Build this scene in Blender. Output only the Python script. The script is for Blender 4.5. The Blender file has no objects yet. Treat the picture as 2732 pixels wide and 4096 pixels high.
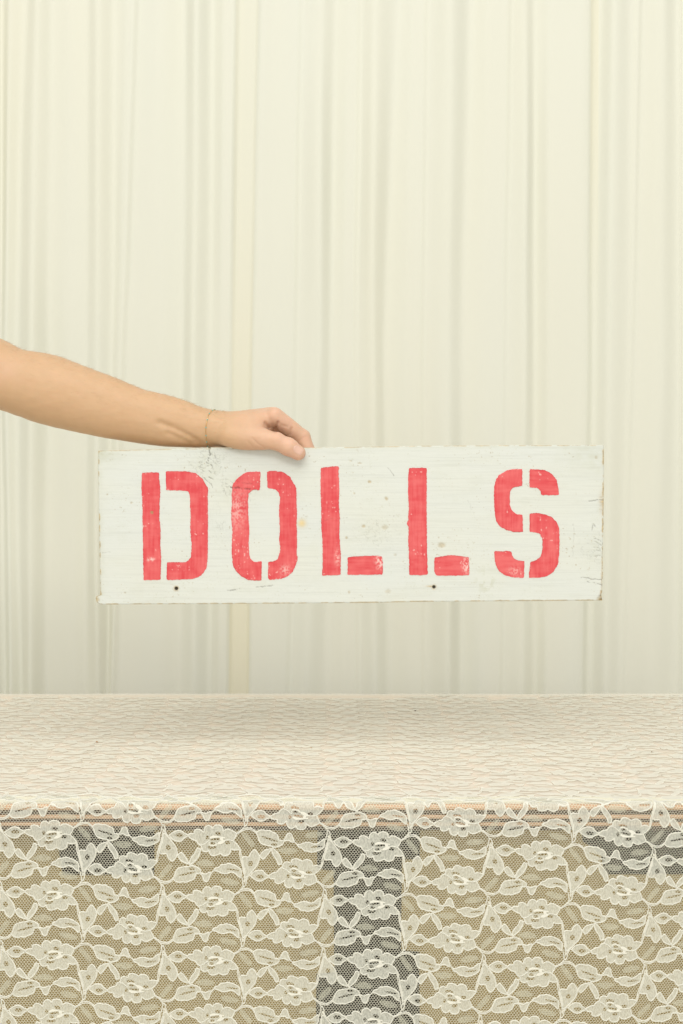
import bpy, bmesh, math, random
import numpy as np
from mathutils import Vector
from mathutils.geometry import delaunay_2d_cdt
from mathutils.bvhtree import BVHTree

random.seed(7); RNG = np.random.default_rng(11)
scene = bpy.context.scene

# ------------------------------------------------------------------ camera, light
F = 5689.0            # focal length in photo pixels (50 mm on a 36 mm tall frame)
CAMY, CAMZ = -1.78, 1.05
def PX(px, py, y=0.0):            # photo pixel at world depth y -> world point
    d = y - CAMY
    return ((px-1366)/F*d, y, CAMZ-(py-2048)/F*d)

cam_d = bpy.data.cameras.new('camera'); cam = bpy.data.objects.new('camera', cam_d)
scene.collection.objects.link(cam); scene.camera = cam
cam.location = (0, CAMY, CAMZ); cam.rotation_euler = (math.radians(90), 0, 0)
cam_d.sensor_fit = 'VERTICAL'; cam_d.sensor_height = 36; cam_d.sensor_width = 24; cam_d.lens = 50
cam_d.clip_end = 50; cam_d.clip_start = 0.05

world = bpy.data.worlds.new('World'); scene.world = world; world.use_nodes = True
bgn = world.node_tree.nodes['Background']
bgn.inputs[0].default_value = (1.0, 0.995, 0.955, 1); bgn.inputs[1].default_value = 0.61

def area(name, loc, target, size, power, col, size_y=None):
    l = bpy.data.lights.new(name, 'AREA'); l.shape = 'RECTANGLE' if size_y else 'DISK'; l.size = size
    if size_y: l.size_y = size_y
    l.energy = power; l.color = col
    o = bpy.data.objects.new(name, l); scene.collection.objects.link(o); o.location = loc
    o.rotation_euler = (Vector(target)-Vector(loc)).to_track_quat('-Z', 'Y').to_euler()
    return o
area('studio_softbox', (-1.1, -6.4, 5.4), (0, 0.35, 0.95), 5.2, 145, (1.0, 0.965, 0.91), 2.0)
area('overhead_fill', (0, -1.7, 3.3), (0, -0.1, 0.75), 3.4, 48, (1.0, 0.98, 0.92))  # added unseen lamp, stands in for ceiling bounce to brighten the tabletop
area('front_fill', (0.5, -5.2, 1.0), (0, 0, 0.8), 2.6, 38, (1.0, 0.985, 0.95))  # added unseen fill lamp, lifts the lace front and other upright surfaces

scene.view_settings.view_transform = 'Standard'; scene.view_settings.look = 'None'
scene.view_settings.exposure = 0.06; scene.view_settings.gamma = 1
scene.cycles.max_bounces = 8; scene.cycles.transparent_max_bounces = 16

# ------------------------------------------------------------------ helpers
COL = scene.collection
def tag(o, label=None, cat=None, kind=None, group=None):
    if label: o['label'] = label
    if cat: o['category'] = cat
    if kind: o['kind'] = kind
    if group: o['group'] = group
    return o
def empty(name, loc=(0,0,0)):
    o = bpy.data.objects.new(name, None); o.location = loc; o.empty_display_size = .05; COL.objects.link(o); return o
def mesh_np(name, V, faces, mat, parent=None, smooth=True, colors=None):
    me = bpy.data.meshes.new(name)
    V = np.asarray(V, dtype=np.float32)
    if isinstance(faces, np.ndarray):
        n, k = faces.shape
        me.vertices.add(len(V)); me.vertices.foreach_set('co', V.ravel())
        me.loops.add(n*k); me.loops.foreach_set('vertex_index', faces.astype(np.int32).ravel())
        me.polygons.add(n); me.polygons.foreach_set('loop_start', np.arange(0, n*k, k, dtype=np.int32))
        me.polygons.foreach_set('loop_total', np.full(n, k, dtype=np.int32))
        me.update(calc_edges=True)
    else:
        me.from_pydata([tuple(map(float, v)) for v in V], [], [tuple(map(int, f)) for f in faces]); me.update()
    if smooth: me.polygons.foreach_set('use_smooth', np.ones(len(me.polygons), dtype=bool))
    if colors is not None:
        a = me.color_attributes.new('tone', 'FLOAT_COLOR', 'POINT')
        c = np.ones((len(V), 4), dtype=np.float32); c[:, :3] = colors; a.data.foreach_set('color', c.ravel())
    if mat: me.materials.append(mat)
    o = bpy.data.objects.new(name, me); COL.objects.link(o)
    if parent is not None:
        o.parent = parent
        if parent.location.length > 0: o.matrix_parent_inverse = parent.matrix_basis.inverted()
    return o
def _hash(ix, iy, seed):
    h = (ix.astype(np.int64)*374761393 + iy.astype(np.int64)*668265263 + seed*1442695041) & 0xffffffff
    h = ((h ^ (h >> 13))*1274126177) & 0xffffffff
    return ((h ^ (h >> 16)) & 0xffffff)/float(0xffffff)
def vn(x, y, seed=0):
    x = np.asarray(x, float); y = np.asarray(y, float)
    ix = np.floor(x); iy = np.floor(y); fx = x-ix; fy = y-iy
    fx = fx*fx*(3-2*fx); fy = fy*fy*(3-2*fy)
    a = _hash(ix, iy, seed); b = _hash(ix+1, iy, seed); c = _hash(ix, iy+1, seed); d = _hash(ix+1, iy+1, seed)
    return (a*(1-fx)+b*fx)*(1-fy)+(c*(1-fx)+d*fx)*fy
def fbm(x, y, seed=0, o=4):
    s = 0; a = .5; t = 0
    for k in range(o): s = s+a*vn(x*2**k, y*2**k, seed+k*17); t += a; a *= .5
    return s/t
def sstep(a, b, x):
    t = np.clip((x-a)/(b-a), 0, 1); return t*t*(3-2*t)

# node material helper
class NM:
    def __init__(s, name):
        s.m = bpy.data.materials.new(name); s.m.use_nodes = True; s.t = s.m.node_tree; s.n = s.t.nodes; s.b = s.n['Principled BSDF']
        s.out = s.n['Material Output']
    def node(s, t, **kw):
        n = s.n.new(t)
        for k, v in kw.items(): setattr(n, k, v)
        return n
    def link(s, a, b): s.t.links.new(a, b)
    def set(s, **kw):
        for k, v in kw.items(): s.b.inputs[k.replace('_', ' ')].default_value = v
        return s
    def coords(s, scale=(1,1,1)):
        tc = s.node('ShaderNodeTexCoord'); mp = s.node('ShaderNodeMapping'); mp.inputs['Scale'].default_value = scale
        s.link(tc.outputs['Object'], mp.inputs[0]); return mp.outputs[0]
    def noise(s, scale, detail=4, rough=.6, sc=(1,1,1), dist=0):
        n = s.node('ShaderNodeTexNoise'); n.inputs['Scale'].default_value = scale; n.inputs['Detail'].default_value = detail
        n.inputs['Roughness'].default_value = rough; n.inputs['Distortion'].default_value = dist
        s.link(s.coords(sc), n.inputs['Vector']); return n.outputs['Fac']
    def ramp(s, src, stops):
        r = s.node('ShaderNodeValToRGB'); e = r.color_ramp.elements
        while len(e) < len(stops): e.new(.5)
        for el, (p, c) in zip(e, stops): el.position = p; el.color = (*c, 1) if len(c) == 3 else c
        s.link(src, r.inputs[0]); return r.outputs[0]
    def mix(s, fac, a, b, mode='MIX'):
        m = s.node('ShaderNodeMix', data_type='RGBA', blend_type=mode)
        for i, v in ((0, fac), (6, a), (7, b)):
            if hasattr(v, 'is_linked'): s.link(v, m.inputs[i])
            elif i == 0: m.inputs[0].default_value = v
            else: m.inputs[i].default_value = (*v, 1)
        return m.outputs[2]
    def attr(s):
        a = s.node('ShaderNodeVertexColor', layer_name='tone'); return a.outputs[0]
    def bump(s, h, strength, dist):
        b = s.node('ShaderNodeBump'); b.inputs['Strength'].default_value = strength; b.inputs['Distance'].default_value = dist
        s.link(h, b.inputs['Height']); s.link(b.outputs[0], s.b.inputs['Normal'])

def m_curtain():
    m = NM('curtain_fabric'); m.set(Roughness=.92, Specular_IOR_Level=.15)
    n = m.noise(9, 5, .6, (1,1,.35)); c = m.mix(n, (.985,.99,.98), (1,1,1))
    m.link(m.mix(1.0, m.attr(), c, 'MULTIPLY'), m.b.inputs['Base Color'])
    m.bump(m.noise(900, 2, .5, (1,1,.6)), .12, .0006)
    # thin cloth: some of the even world light behind it comes through
    d = m.node('ShaderNodeBsdfTranslucent'); m.link(m.attr(), d.inputs[0]); mx = m.node('ShaderNodeMixShader'); mx.inputs[0].default_value = .34
    m.link(m.b.outputs[0], mx.inputs[1]); m.link(d.outputs[0], mx.inputs[2]); m.link(mx.outputs[0], m.out.inputs[0])
    return m.m
def m_board():
    m = NM('weathered_white_paint'); m.set(Roughness=.62, Specular_IOR_Level=.35)
    g = m.noise(60, 6, .65, (.12,1,2.2)); c = m.mix(g, (.95,.955,.945), (1.02,1.02,1.02))
    f = m.noise(260, 4, .7, (.35,1,1.4)); c2 = m.mix(f, (.965,.965,.955), (1.01,1.01,1.01))
    m.link(m.mix(1.0, m.mix(1.0, m.attr(), c, 'MULTIPLY'), c2, 'MULTIPLY'), m.b.inputs['Base Color'])
    m.bump(m.noise(130, 7, .7, (.1,1,3)), .35, .0006)
    return m.m
def m_red():
    m = NM('red_brush_paint'); m.set(Roughness=.5, Specular_IOR_Level=.4)
    m.link(m.attr(), m.b.inputs['Base Color'])
    m.bump(m.noise(150, 6, .7, (.3,1,2)), .3, .0006)
    return m.m
def m_skin():
    m = NM('skin'); m.set(Roughness=.5, Specular_IOR_Level=.38)
    n = m.noise(70, 5, .6); c = m.mix(n, (.95,.93,.91), (1.04,1.03,1.02))
    m.link(m.mix(1.0, m.attr(), c, 'MULTIPLY'), m.b.inputs['Base Color'])
    m.b.inputs['Subsurface Weight'].default_value = .2; m.b.inputs['Subsurface Radius'].default_value = (1, .4, .2)
    m.b.inputs['Subsurface Scale'].default_value = .004
    v = m.node('ShaderNodeTexVoronoi'); v.inputs['Scale'].default_value = 900; m.link(m.coords(), v.inputs['Vector'])
    m.bump(v.outputs['Distance'], .12, .0004)
    return m.m
def plain(name, col, rough=.6, metal=0, spec=.5):
    m = NM(name); m.set(Roughness=rough, Metallic=metal, Specular_IOR_Level=spec); m.b.inputs['Base Color'].default_value = (*col, 1)
    n = m.noise(45, 4, .6); m.link(m.mix(n, tuple(x*.88 for x in col), tuple(min(1, x*1.08) for x in col)), m.b.inputs['Base Color'])
    return m.m
def m_wood(name, a, b, sc=(.06,1,1)):
    m = NM(name); m.set(Roughness=.55)
    n = m.noise(90, 6, .65, sc, .4)
    m.link(m.ramp(n, [(.3, a), (.7, b)]), m.b.inputs['Base Color']); m.bump(n, .2, .0006)
    return m.m
def m_thread(name, col, alpha=1.0, knit=False):
    m = NM(name); m.set(Roughness=.85, Specular_IOR_Level=.2); m.b.inputs['Base Color'].default_value = (*col, 1)
    d = m.node('ShaderNodeBsdfTranslucent'); d.inputs[0].default_value = (*col, 1)
    mx = m.node('ShaderNodeMixShader'); mx.inputs[0].default_value = .22
    m.link(m.b.outputs[0], mx.inputs[1]); m.link(d.outputs[0], mx.inputs[2]); res = mx.outputs[0]
    if alpha < 1:
        tr = m.node('ShaderNodeBsdfTransparent'); m2 = m.node('ShaderNodeMixShader')
        if knit:      # open knit: fine columns of small gaps
            n = m.noise(900, 2, .5, (1, 1, .45))
            r = m.ramp(n, [(.42, (alpha-.11,)*3), (.58, (min(1, alpha+.09),)*3)]); m.link(r, m2.inputs[0])
        else: m2.inputs[0].default_value = alpha
        m.link(tr.outputs[0], m2.inputs[1]); m.link(res, m2.inputs[2]); res = m2.outputs[0]
    m.link(res, m.out.inputs[0])
    return m.m

# ------------------------------------------------------------------ floor
fl = mesh_np('floor', [(-4,-4,0),(4,-4,0),(4,4,0),(-4,4,0)], [(0,1,2,3)], m_wood('floor_wood', (.62,.57,.47), (.70,.65,.55)), smooth=False)
tag(fl, 'floor under the table and curtain', None, 'structure')

# ------------------------------------------------------------------ curtain
NODES = [(-60,-60,-60,10),(5,0,15,-10),(40,20,40,4),(100,57,80,-6),(157,130,130,14),(213,196,183,-8),(280,280,300,0),(345,340,340,-3),
(392,390,400,12),(453,449,430,-6),(520,475,440,3),(546,494,452,8),(551,499,458,-6),(640,640,640,3),(736,727,715,-5),(790,775,780,12),
(849,840,836,-7),(900,890,880,4),(943,926,912,8),(947,930,917,-12),(1030,1005,990,-12),(1036,1010,998,3),(1110,1100,1090,6),
(1203,1178,1150,6),(1208,1183,1156,-4),(1285,1280,1220,10),(1345,1325,1305,-8),(1400,1390,1380,0),(1438,1420,1425,4),(1442,1424,1430,-5),
(1500,1490,1500,12),(1597,1540,1560,-8),(1660,1640,1650,2),(1703,1690,1690,5),(1708,1694,1696,-3),(1800,1790,1790,13),(1893,1854,1850,-8),
(1960,1950,1930,2),(2039,2017,2000,6),(2043,2021,2005,-3),(2100,2095,2080,8),(2141,2141,2140,-8),(2200,2200,2180,5),(2330,2330,2300,7),
(2362,2357,2336,7),(2367,2362,2343,-12),(2398,2378,2368,-8),(2450,2430,2420,12),(2530,2515,2478,0),(2563,2527,2486,6),(2568,2532,2492,-4),
(2650,2640,2600,8),(2716,2716,2700,-4),(2760,2760,2760,8)]
left = []; x = -60
while x > -2400:
    x -= random.uniform(70, 130); left.append((x, x+random.uniform(-10,10), x+random.uniform(-15,15), random.choice([-8,-6,8,11,3]) if len(left) % 2 else -7))
right = []; x = 2760
while x < 5100:
    x += random.uniform(70, 130); right.append((x, x+random.uniform(-10,10), x+random.uniform(-15,15), -7 if len(right) % 2 == 0 else random.choice([6,11,3])))
NA = np.array(left[::-1]+NODES+right, float)
_gap = np.minimum(np.diff(NA[:,0], prepend=NA[0,0]-99), np.diff(NA[:,0], append=NA[-1,0]+99))
NA[:,3] *= np.where(_gap < 7, .85, 1.75)
CY = .82; CS = (CY-CAMY)/F
ZT, ZB = 2.25, .02
nz = 110; zs = np.linspace(ZT, ZB, nz)
us = np.linspace(-2300, 5000, 2600)
CV = np.zeros((nz, len(us), 3)); CC = np.zeros((nz, len(us), 3))
for k, z in enumerate(zs):
    py = 2048-(z-CAMZ)/CS
    xs_ = np.where(py < 1400, NA[:,0]+(NA[:,1]-NA[:,0])*py/1400, NA[:,1]+(NA[:,2]-NA[:,1])*np.clip((py-1400)/1375, 0, 1.6))
    xs_ = xs_+(vn(NA[:,0]/110., np.full(len(NA), py/520.), 12)-.5)*8
    xs_ = np.maximum.accumulate(xs_+np.arange(len(xs_))*1e-3)
    i = np.clip(np.searchsorted(xs_, us)-1, 0, len(xs_)-2)
    t = np.clip((us-xs_[i])/(xs_[i+1]-xs_[i]+1e-6), 0, 1); t = t*t*(3-2*t)
    dep = NA[i,3]*(1-t)+NA[i+1,3]*t
    ker = np.hanning(15); ker /= ker.sum(); dep = np.convolve(np.pad(dep, 7, mode='edge'), ker, 'valid')
    amp = (.42+.42*vn(us/180., np.full_like(us, py/750.), 3))*(1+.25*sstep(1400, 2700, py))
    dep = dep*amp + 5*(fbm(us/420., np.full_like(us, py/1500.), 9, 3)-.5) + 1.2*(fbm(us/90., np.full_like(us, py/700.), 19, 3)-.5)
    CV[k,:,0] = (us-1366)*CS; CV[k,:,1] = CY-dep*.001; CV[k,:,2] = z
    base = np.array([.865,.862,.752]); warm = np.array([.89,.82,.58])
    # yellow of light through doubled folds, tinted into the cloth colour
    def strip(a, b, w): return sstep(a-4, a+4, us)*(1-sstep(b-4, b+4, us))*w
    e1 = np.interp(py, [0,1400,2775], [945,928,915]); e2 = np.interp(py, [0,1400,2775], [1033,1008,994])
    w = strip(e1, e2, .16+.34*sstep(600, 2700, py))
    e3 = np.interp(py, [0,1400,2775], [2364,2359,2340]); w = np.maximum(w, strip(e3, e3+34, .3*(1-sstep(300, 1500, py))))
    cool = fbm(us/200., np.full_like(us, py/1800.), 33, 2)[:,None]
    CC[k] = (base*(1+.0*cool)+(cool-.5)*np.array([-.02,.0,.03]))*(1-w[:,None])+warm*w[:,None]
def grid_faces(nr, nc):
    i = np.arange(nr-1)[:,None]*nc+np.arange(nc-1)[None,:]
    return np.stack([i, i+nc, i+nc+1, i+1], -1).reshape(-1, 4)
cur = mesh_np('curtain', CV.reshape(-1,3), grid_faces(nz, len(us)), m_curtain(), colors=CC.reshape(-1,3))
tag(cur, 'cream white cloth curtain hanging in soft vertical folds behind the sign and table', 'curtain')

# ------------------------------------------------------------------ table
TY0, TY1, TZ, TW = -.33, .54, .753, .62          # lace plane at the front, back edge, top of the lace, half width
tbl = empty('table', (0, (TY0+TY1)/2, 0))
tag(tbl, 'wooden table with grooved front edge and panelled front with dark openings under the lace', 'table')
def box(name, x0, x1, y0, y1, z0, z1, mat, parent, bev=.0015):
    bm = bmesh.new(); bmesh.ops.create_cube(bm, size=1)
    for v in bm.verts: v.co = ((x0+x1)/2+v.co.x*(x1-x0), (y0+y1)/2+v.co.y*(y1-y0), (z0+z1)/2+v.co.z*(z1-z0))
    bmesh.ops.bevel(bm, geom=bm.edges[:], offset=bev, segments=2, affect='EDGES')
    me = bpy.data.meshes.new(name); bm.to_mesh(me); bm.free(); me.materials.append(mat)
    o = bpy.data.objects.new(name, me); COL.objects.link(o); o.parent = parent; o.matrix_parent_inverse = parent.matrix_basis.inverted()
    return o
wood_top = m_wood('tabletop_wood', (.86,.71,.57), (.91,.78,.65))
wood_edge = m_wood('edge_wood', (.62,.39,.24), (.76,.52,.35))
groove = m_wood('groove_wood', (.05,.025,.012), (.09,.05,.025))
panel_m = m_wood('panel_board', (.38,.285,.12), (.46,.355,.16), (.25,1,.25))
dark_m = plain('interior_shade', (.050,.034,.025), .9)  # near-black colour carries the shade of the space behind the openings
box('tabletop', -TW, TW, TY0+.007, TY1, TZ-.024, TZ-.002, wood_top, tbl)
box('edge_backing', -TW, TW, TY0+.004, TY0+.0066, TZ-.0285, TZ-.0022, groove, tbl, .0005)
for (zc, r) in ((TZ-.0048, .0030), (TZ-.0145, .0022), (TZ-.0221, .0020)):
    n = 10; nx = 60; V = []
    for a in range(nx):
        xx = -TW+2*TW*a/(nx-1)
        for b in range(n):
            an = math.pi*(.5+b/(n-1))
            w = 1+.05*math.sin(a*.9+zc*900)
            V.append((xx, TY0+.0042+math.cos(an)*r*.8*w, zc-math.sin(an)*r*-1*w if False else zc+math.sin(an)*r*w))
    mesh_np('edge_bead', V, grid_faces(nx, n), wood_edge, tbl)
def pip(poly, P):
    c = np.zeros(len(P), bool); q = np.array(poly); m = len(q)
    for a in range(m):
        p1 = q[a]; p2 = q[(a+1) % m]
        cond = (p1[1] > P[:,1]) != (p2[1] > P[:,1])
        xx = (p2[0]-p1[0])*(P[:,1]-p1[1])/((p2[1]-p1[1])+1e-12)+p1[0]
        c ^= cond & (P[:,0] < xx)
    return c
def cdt(outer, holes, step, inside_pts=True, mode=2):
    """triangulate polygon with holes; returns verts2d, tris"""
    pts = []; edges = []
    for ring in [outer]+list(holes):
        b = len(pts); n = len(ring)
        pts += [Vector(p) for p in ring]; edges += [(b+i, b+(i+1) % n) for i in range(n)]
    if step:
        o = np.array(outer); x0, y0 = o.min(0); x1, y1 = o.max(0)
        gx, gy = np.meshgrid(np.arange(x0+step/2, x1, step), np.arange(y0+step/2, y1, step))
        g = np.stack([gx.ravel(), gy.ravel()], 1)+RNG.uniform(-.15, .15, (gx.size, 2))*step
        k = pip(outer, g)
        for h in holes: k &= ~pip(h, g)
        pts += [Vector(p) for p in g[k]]
    V, E, Fc, *_ = delaunay_2d_cdt(pts, edges, [], 1, 1e-5)
    if holes:
        A = np.array([tuple(v) for v in V]); C = np.array([A[list(f)].mean(0) for f in Fc]); bad = np.zeros(len(C), bool)
        for h in holes: bad |= pip(h, C)
        Fc = [f for f, b in zip(Fc, bad) if not b]
    return np.array([tuple(v) for v in V]), [tuple(f) for f in Fc]
# front panel with openings (real holes)
PYP = TY0+.034
def pp(p): q = PX(p[0], p[1], PYP); return (q[0], q[2])
outer = [(-TW+.004, .10), (TW-.004, .10), (TW-.004, TZ-.0245), (-TW+.004, TZ-.0245)]
zt_px = 2048+(CAMZ-(TZ-.029))/(PYP-CAMY)*F
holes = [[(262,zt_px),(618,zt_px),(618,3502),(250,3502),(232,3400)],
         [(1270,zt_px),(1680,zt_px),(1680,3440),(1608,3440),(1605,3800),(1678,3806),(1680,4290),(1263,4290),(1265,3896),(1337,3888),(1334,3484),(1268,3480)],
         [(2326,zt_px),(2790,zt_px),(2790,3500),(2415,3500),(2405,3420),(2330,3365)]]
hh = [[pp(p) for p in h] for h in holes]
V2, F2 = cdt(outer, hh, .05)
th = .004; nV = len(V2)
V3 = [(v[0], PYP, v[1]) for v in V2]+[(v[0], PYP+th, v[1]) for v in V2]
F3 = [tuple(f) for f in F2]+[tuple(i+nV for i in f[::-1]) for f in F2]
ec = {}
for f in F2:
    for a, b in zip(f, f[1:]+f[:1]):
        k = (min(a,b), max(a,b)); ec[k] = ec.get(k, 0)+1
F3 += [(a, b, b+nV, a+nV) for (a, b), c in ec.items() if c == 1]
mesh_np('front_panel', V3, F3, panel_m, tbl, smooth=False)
box('interior_shade_sheet', -TW+.004, TW-.004, TY0+.30, TY0+.306, .10, TZ-.0245, dark_m, tbl, .0005)  # dark sheet added behind the openings to read as unlit void
for sx in (-1, 1):
    for yy in (TY0+.07, TY1-.05):
        box('leg', sx*(TW-.05)-.02, sx*(TW-.05)+.02, yy-.02, yy+.02, 0, TZ-.0245, wood_edge, tbl)

# ------------------------------------------------------------------ lace cloth
lace = empty('lace_tablecloth', (0, TY0, TZ))
tag(lace, 'cream floral lace tablecloth covering the table top and hanging over its front edge', 'tablecloth')
# lattice fit: U (px) = 327*i, V (px) ; A flowers at i even, B at odd
obs = []
for i, xs_, ys_ in ((0,(193,193,202,205),(3335,3575,3814,4049)),(2,(854,854,854,854),(3357,3592,3832,4062)),(4,(1505,1501,1492,1484),(3379,3622,3858,4080)),(6,(2159,2146,2137),(3416,3662,3892))):
    for j, (a, b) in enumerate(zip(xs_, ys_)): obs.append((i*327, 74+237*j, a, b))
for i, j0, xs_, ys_ in ((1,0,(514,510,514),(3466,3714,3949)),(3,0,(1172,1172,1167),(3483,3723,3962)),(5,-1,(1832,1823,1806,1802),(3287,3522,3757,3988)),(7,-1,(2490,2472,2455,2433),(3322,3557,3792,4023))):
    for j, (a, b) in enumerate(zip(xs_, ys_)): obs.append((i*327, 203+237*(j+j0), a, b))
obs = np.array(obs, float)
def basis(U, V):
    U = U/2000; V = V/800
    return np.stack([np.ones_like(U), U, V, U*U, U*V], -1)
cx = np.linalg.lstsq(basis(obs[:,0], obs[:,1]), obs[:,2], rcond=None)[0]
cy = np.linalg.lstsq(basis(obs[:,0], obs[:,1]), obs[:,3], rcond=None)[0]
SF = (TY0-CAMY)/F
EDGE = 2048+(CAMZ-TZ)/SF
RB = .004
def cloth(U, V, lift=0.0):
    """cloth coordinates (px) -> world, hanging in front then bending over the table edge"""
    U = np.asarray(U, float); V = np.asarray(V, float)
    Vc = np.maximum(V, -90); Uc = np.clip(U, -400, 2900)
    B = basis(Uc, Vc)
    px = B@cx+(U-Uc)*1.0; py = B@cy+(V-Vc)
    lift = np.asarray(lift)+np.zeros_like(U)
    X = (px-1366)*SF; s = (py+4-EDGE)*SF; s = np.where(s > 0, s+np.minimum(s, RB)/RB*(RB*(math.pi/2-1)), s)
    X0 = X; X = X + .0012*(fbm(X0*30, s*30, 71, 2)-.5)+.006*(fbm(X0*7, s*9, 75, 2)-.5); s = s + .006*(fbm(X0*8, s*8, 76, 2)-.5)*sstep(.006, .04, s)
    kt = sstep(-.01, -.10, s); X = X + kt*.022*(fbm(X*2.5, s*11, 72, 3)-.5); s = s + kt*.010*(fbm(X*9, s*4, 73, 3)-.5)
    L = RB*math.pi/2
    ang = np.clip((s)/RB, 0, math.pi/2)
    r = RB+lift
    yf = TY0; wave = .006*(fbm(X*7, s*3, 5, 2)-.5)
    y = np.where(s <= 0, TY0+RB-s, np.where(s < L, TY0+RB-np.sin(ang)*r, TY0-lift+wave*sstep(L, .06, s)))
    bumpy = .0026*(fbm(X*16, s*55, 41, 3)-.3)*sstep(0, -.03, s)
    z = np.where(s <= 0, TZ+lift+bumpy, np.where(s < L, TZ-RB+np.cos(ang)*r, TZ-RB-(s-L)))
    return np.stack([X, y, z], -1)
# hex net in front and round the edge (real threads)
mat_net = m_thread('net_thread', (.90,.885,.74)); mat_fill = m_thread('knit_fill', (.82,.825,.735), .68, True)
mat_patch = m_thread('sparse_knit', (.78,.78,.65), .42, True); mat_cord = m_thread('cord_thread', (.91,.90,.81))  # second of these: open knit for the faint patches in the net
mat_topnet = m_thread('net_on_top', (.93,.90,.81), .62)
hw, hp, vw = 11.8, 7.6, 3.4         # cell width, row pitch, vertical wall length
def hexnet(U0, U1, V0, V1, wid):
    nc = int((U1-U0)/hw); nr = int((V1-V0)/hp)
    r = np.arange(nr)[:,None]; c = np.arange(nc)[None,:]
    off = (r % 2)*hw/2
    # per row r: zigzag points; top T(c) and bottom of the wall below
    tx = U0+c*hw+off+0*r; ty = V0+r*hp+0*c            # wall top
    bx = tx; by = ty+vw                                # wall bottom
    P = np.stack([tx, ty], -1); Q = np.stack([bx, by], -1)
    jit = lambda A: A+np.stack([(vn(A[...,0]/9, A[...,1]/9, 3)-.5)*2.4, (vn(A[...,0]/9, A[...,1]/9, 8)-.5)*2.0], -1)
    P = jit(P); Q = jit(Q)
    segs = [(P.reshape(-1,2), Q.reshape(-1,2))]
    # diagonals: wall bottom (r,c) -> wall tops of row r+1 at half offset
    for d in (0, 1):
        a = Q[:-1]; ev = (np.arange(nr-1) % 2 == 0)
        idx = np.where(ev[:,None], c-1+d, c+d)
        ok = (idx >= 0) & (idx < nc); idc = np.clip(idx, 0, nc-1)
        b = P[1:][np.arange(nr-1)[:,None], idc]
        segs.append((a[ok], b[ok]))
    A = np.concatenate([s[0] for s in segs]); B = np.concatenate([s[1] for s in segs])
    D = B-A; L = np.linalg.norm(D, axis=1, keepdims=True)+1e-9; N = np.stack([-D[:,1], D[:,0]], 1)/L*wid/2
    D = D/L*wid*.3; A = A-D; B = B+D
    rows = [(A+N, -.00015), (A, .00035), (A-N, -.00015), (B+N, -.00015), (B, .00035), (B-N, -.00015)]
    W = np.stack([cloth(p[:,0], p[:,1], l) for p, l in rows], 1)
    n = len(A); b = np.arange(n)[:,None]*6
    Fq = np.concatenate([b+np.array([0,1,4,3]), b+np.array([1,2,5,4])])
    return W.reshape(-1,3), Fq
VE = 3215-3500 # rough V at the edge
UL, UR = (-TW/SF+1366-190)/1.0, (TW/SF+1366-190)
W, Fq = hexnet(UL-10, UR+20, -340, 1050, 1.7)
keep = np.abs(W[:,0]) < TW
fk = keep[Fq].all(1); W_s = W[:,2]  # trim at the hem and at the edge of the table
fk &= (W[Fq[:,0],2] > TZ-.29) & (W[Fq[:,0],1] < TY0+.03)
Fq = Fq[fk]; used = np.unique(Fq); remap = np.zeros(len(W), int); remap[used] = np.arange(len(used))
tag(mesh_np('net', W[used], remap[Fq], mat_net, lace), None, None, 'stuff')
# net lying on the top: a thin woven sheet
nr, nc = 340, 300
yy = np.linspace(TY0+RB+.018, TY1+.004, nr); xx = np.linspace(-TW, TW, nc)
gx, gy = np.meshgrid(xx, yy)
gz = TZ-.0004+.0020*(fbm(gx*16, (TY0+RB-gy)*55, 41, 3)-.3)
W = np.stack([gx, gy, gz], -1)
mesh_np('top_net', W.reshape(-1,3), grid_faces(nr, nc)[:, ::-1], mat_topnet, lace)

# ---- motif templates, traced in cloth template units (3.92 per photo pixel)
def q2(pts, row=0): return [(x+1176, y+235-929*row) for x, y in pts]
def ell(cx_, cy_, rx, ry, rot=0, n=10):
    c, s = math.cos(rot), math.sin(rot)
    return [(cx_+math.cos(a)*rx*c-math.sin(a)*ry*s, cy_+math.cos(a)*rx*s+math.sin(a)*ry*c) for a in [2*math.pi*k/n for k in range(n)]]
def slot(p, q, w, n=3):
    dx, dy = q[0]-p[0], q[1]-p[1]; L = math.hypot(dx, dy); return ell((p[0]+q[0])/2, (p[1]+q[1])/2, L/2, w/2, math.atan2(dy, dx), 12)
flower = [(45,250),(80,215),(145,210),(150,165),(195,142),(250,155),(298,190),(300,140),(330,95),(375,80),(415,100),(438,130),(445,95),(480,72),(530,68),(575,85),(592,120),(598,160),(640,130),(690,125),(745,150),(798,185),(785,240),(755,300),(800,340),(845,400),(852,422),(770,438),(715,425),(705,470),(680,505),(625,525),(580,515),(548,495),(520,510),(455,532),(400,520),(380,480),(378,460),(330,478),(285,470),(262,440),(255,400),(235,385),(200,360),(175,320),(120,305),(70,275)]
flower_holes = [ell(520,195,48,28,.2), ell(348,262,24,32), slot((395,296),(565,268),34), ell(432,344,36,20), ell(420,405,70,28,-.1), ell(660,328,46,26)]
flower_cords = [[(235,385),(300,365),(350,325),(380,312)], [(625,295),(680,285),(755,302)], [(372,330),(385,372),(425,385),(480,367),(500,335)]]
flower_pads = [[(385,250),(440,222),(540,232),(625,245),(625,262),(540,252),(440,262),(395,275)], [(500,355),(520,322),(570,290),(640,285),(620,320),(560,352)], [(530,235),(590,240),(600,300),(560,300)], [(385,365),(430,372),(490,352),(500,372),(430,392),(390,385)]]
leafL = [(1115,165),(1150,130),(1215,120),(1260,130),(1310,125),(1360,148),(1430,180),(1450,230),(1465,268),(1500,270),(1530,290),(1525,325),(1490,355),(1440,375),(1385,385),(1345,365),(1290,360),(1235,345),(1190,330),(1155,285),(1135,230),(1120,195)]
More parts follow.
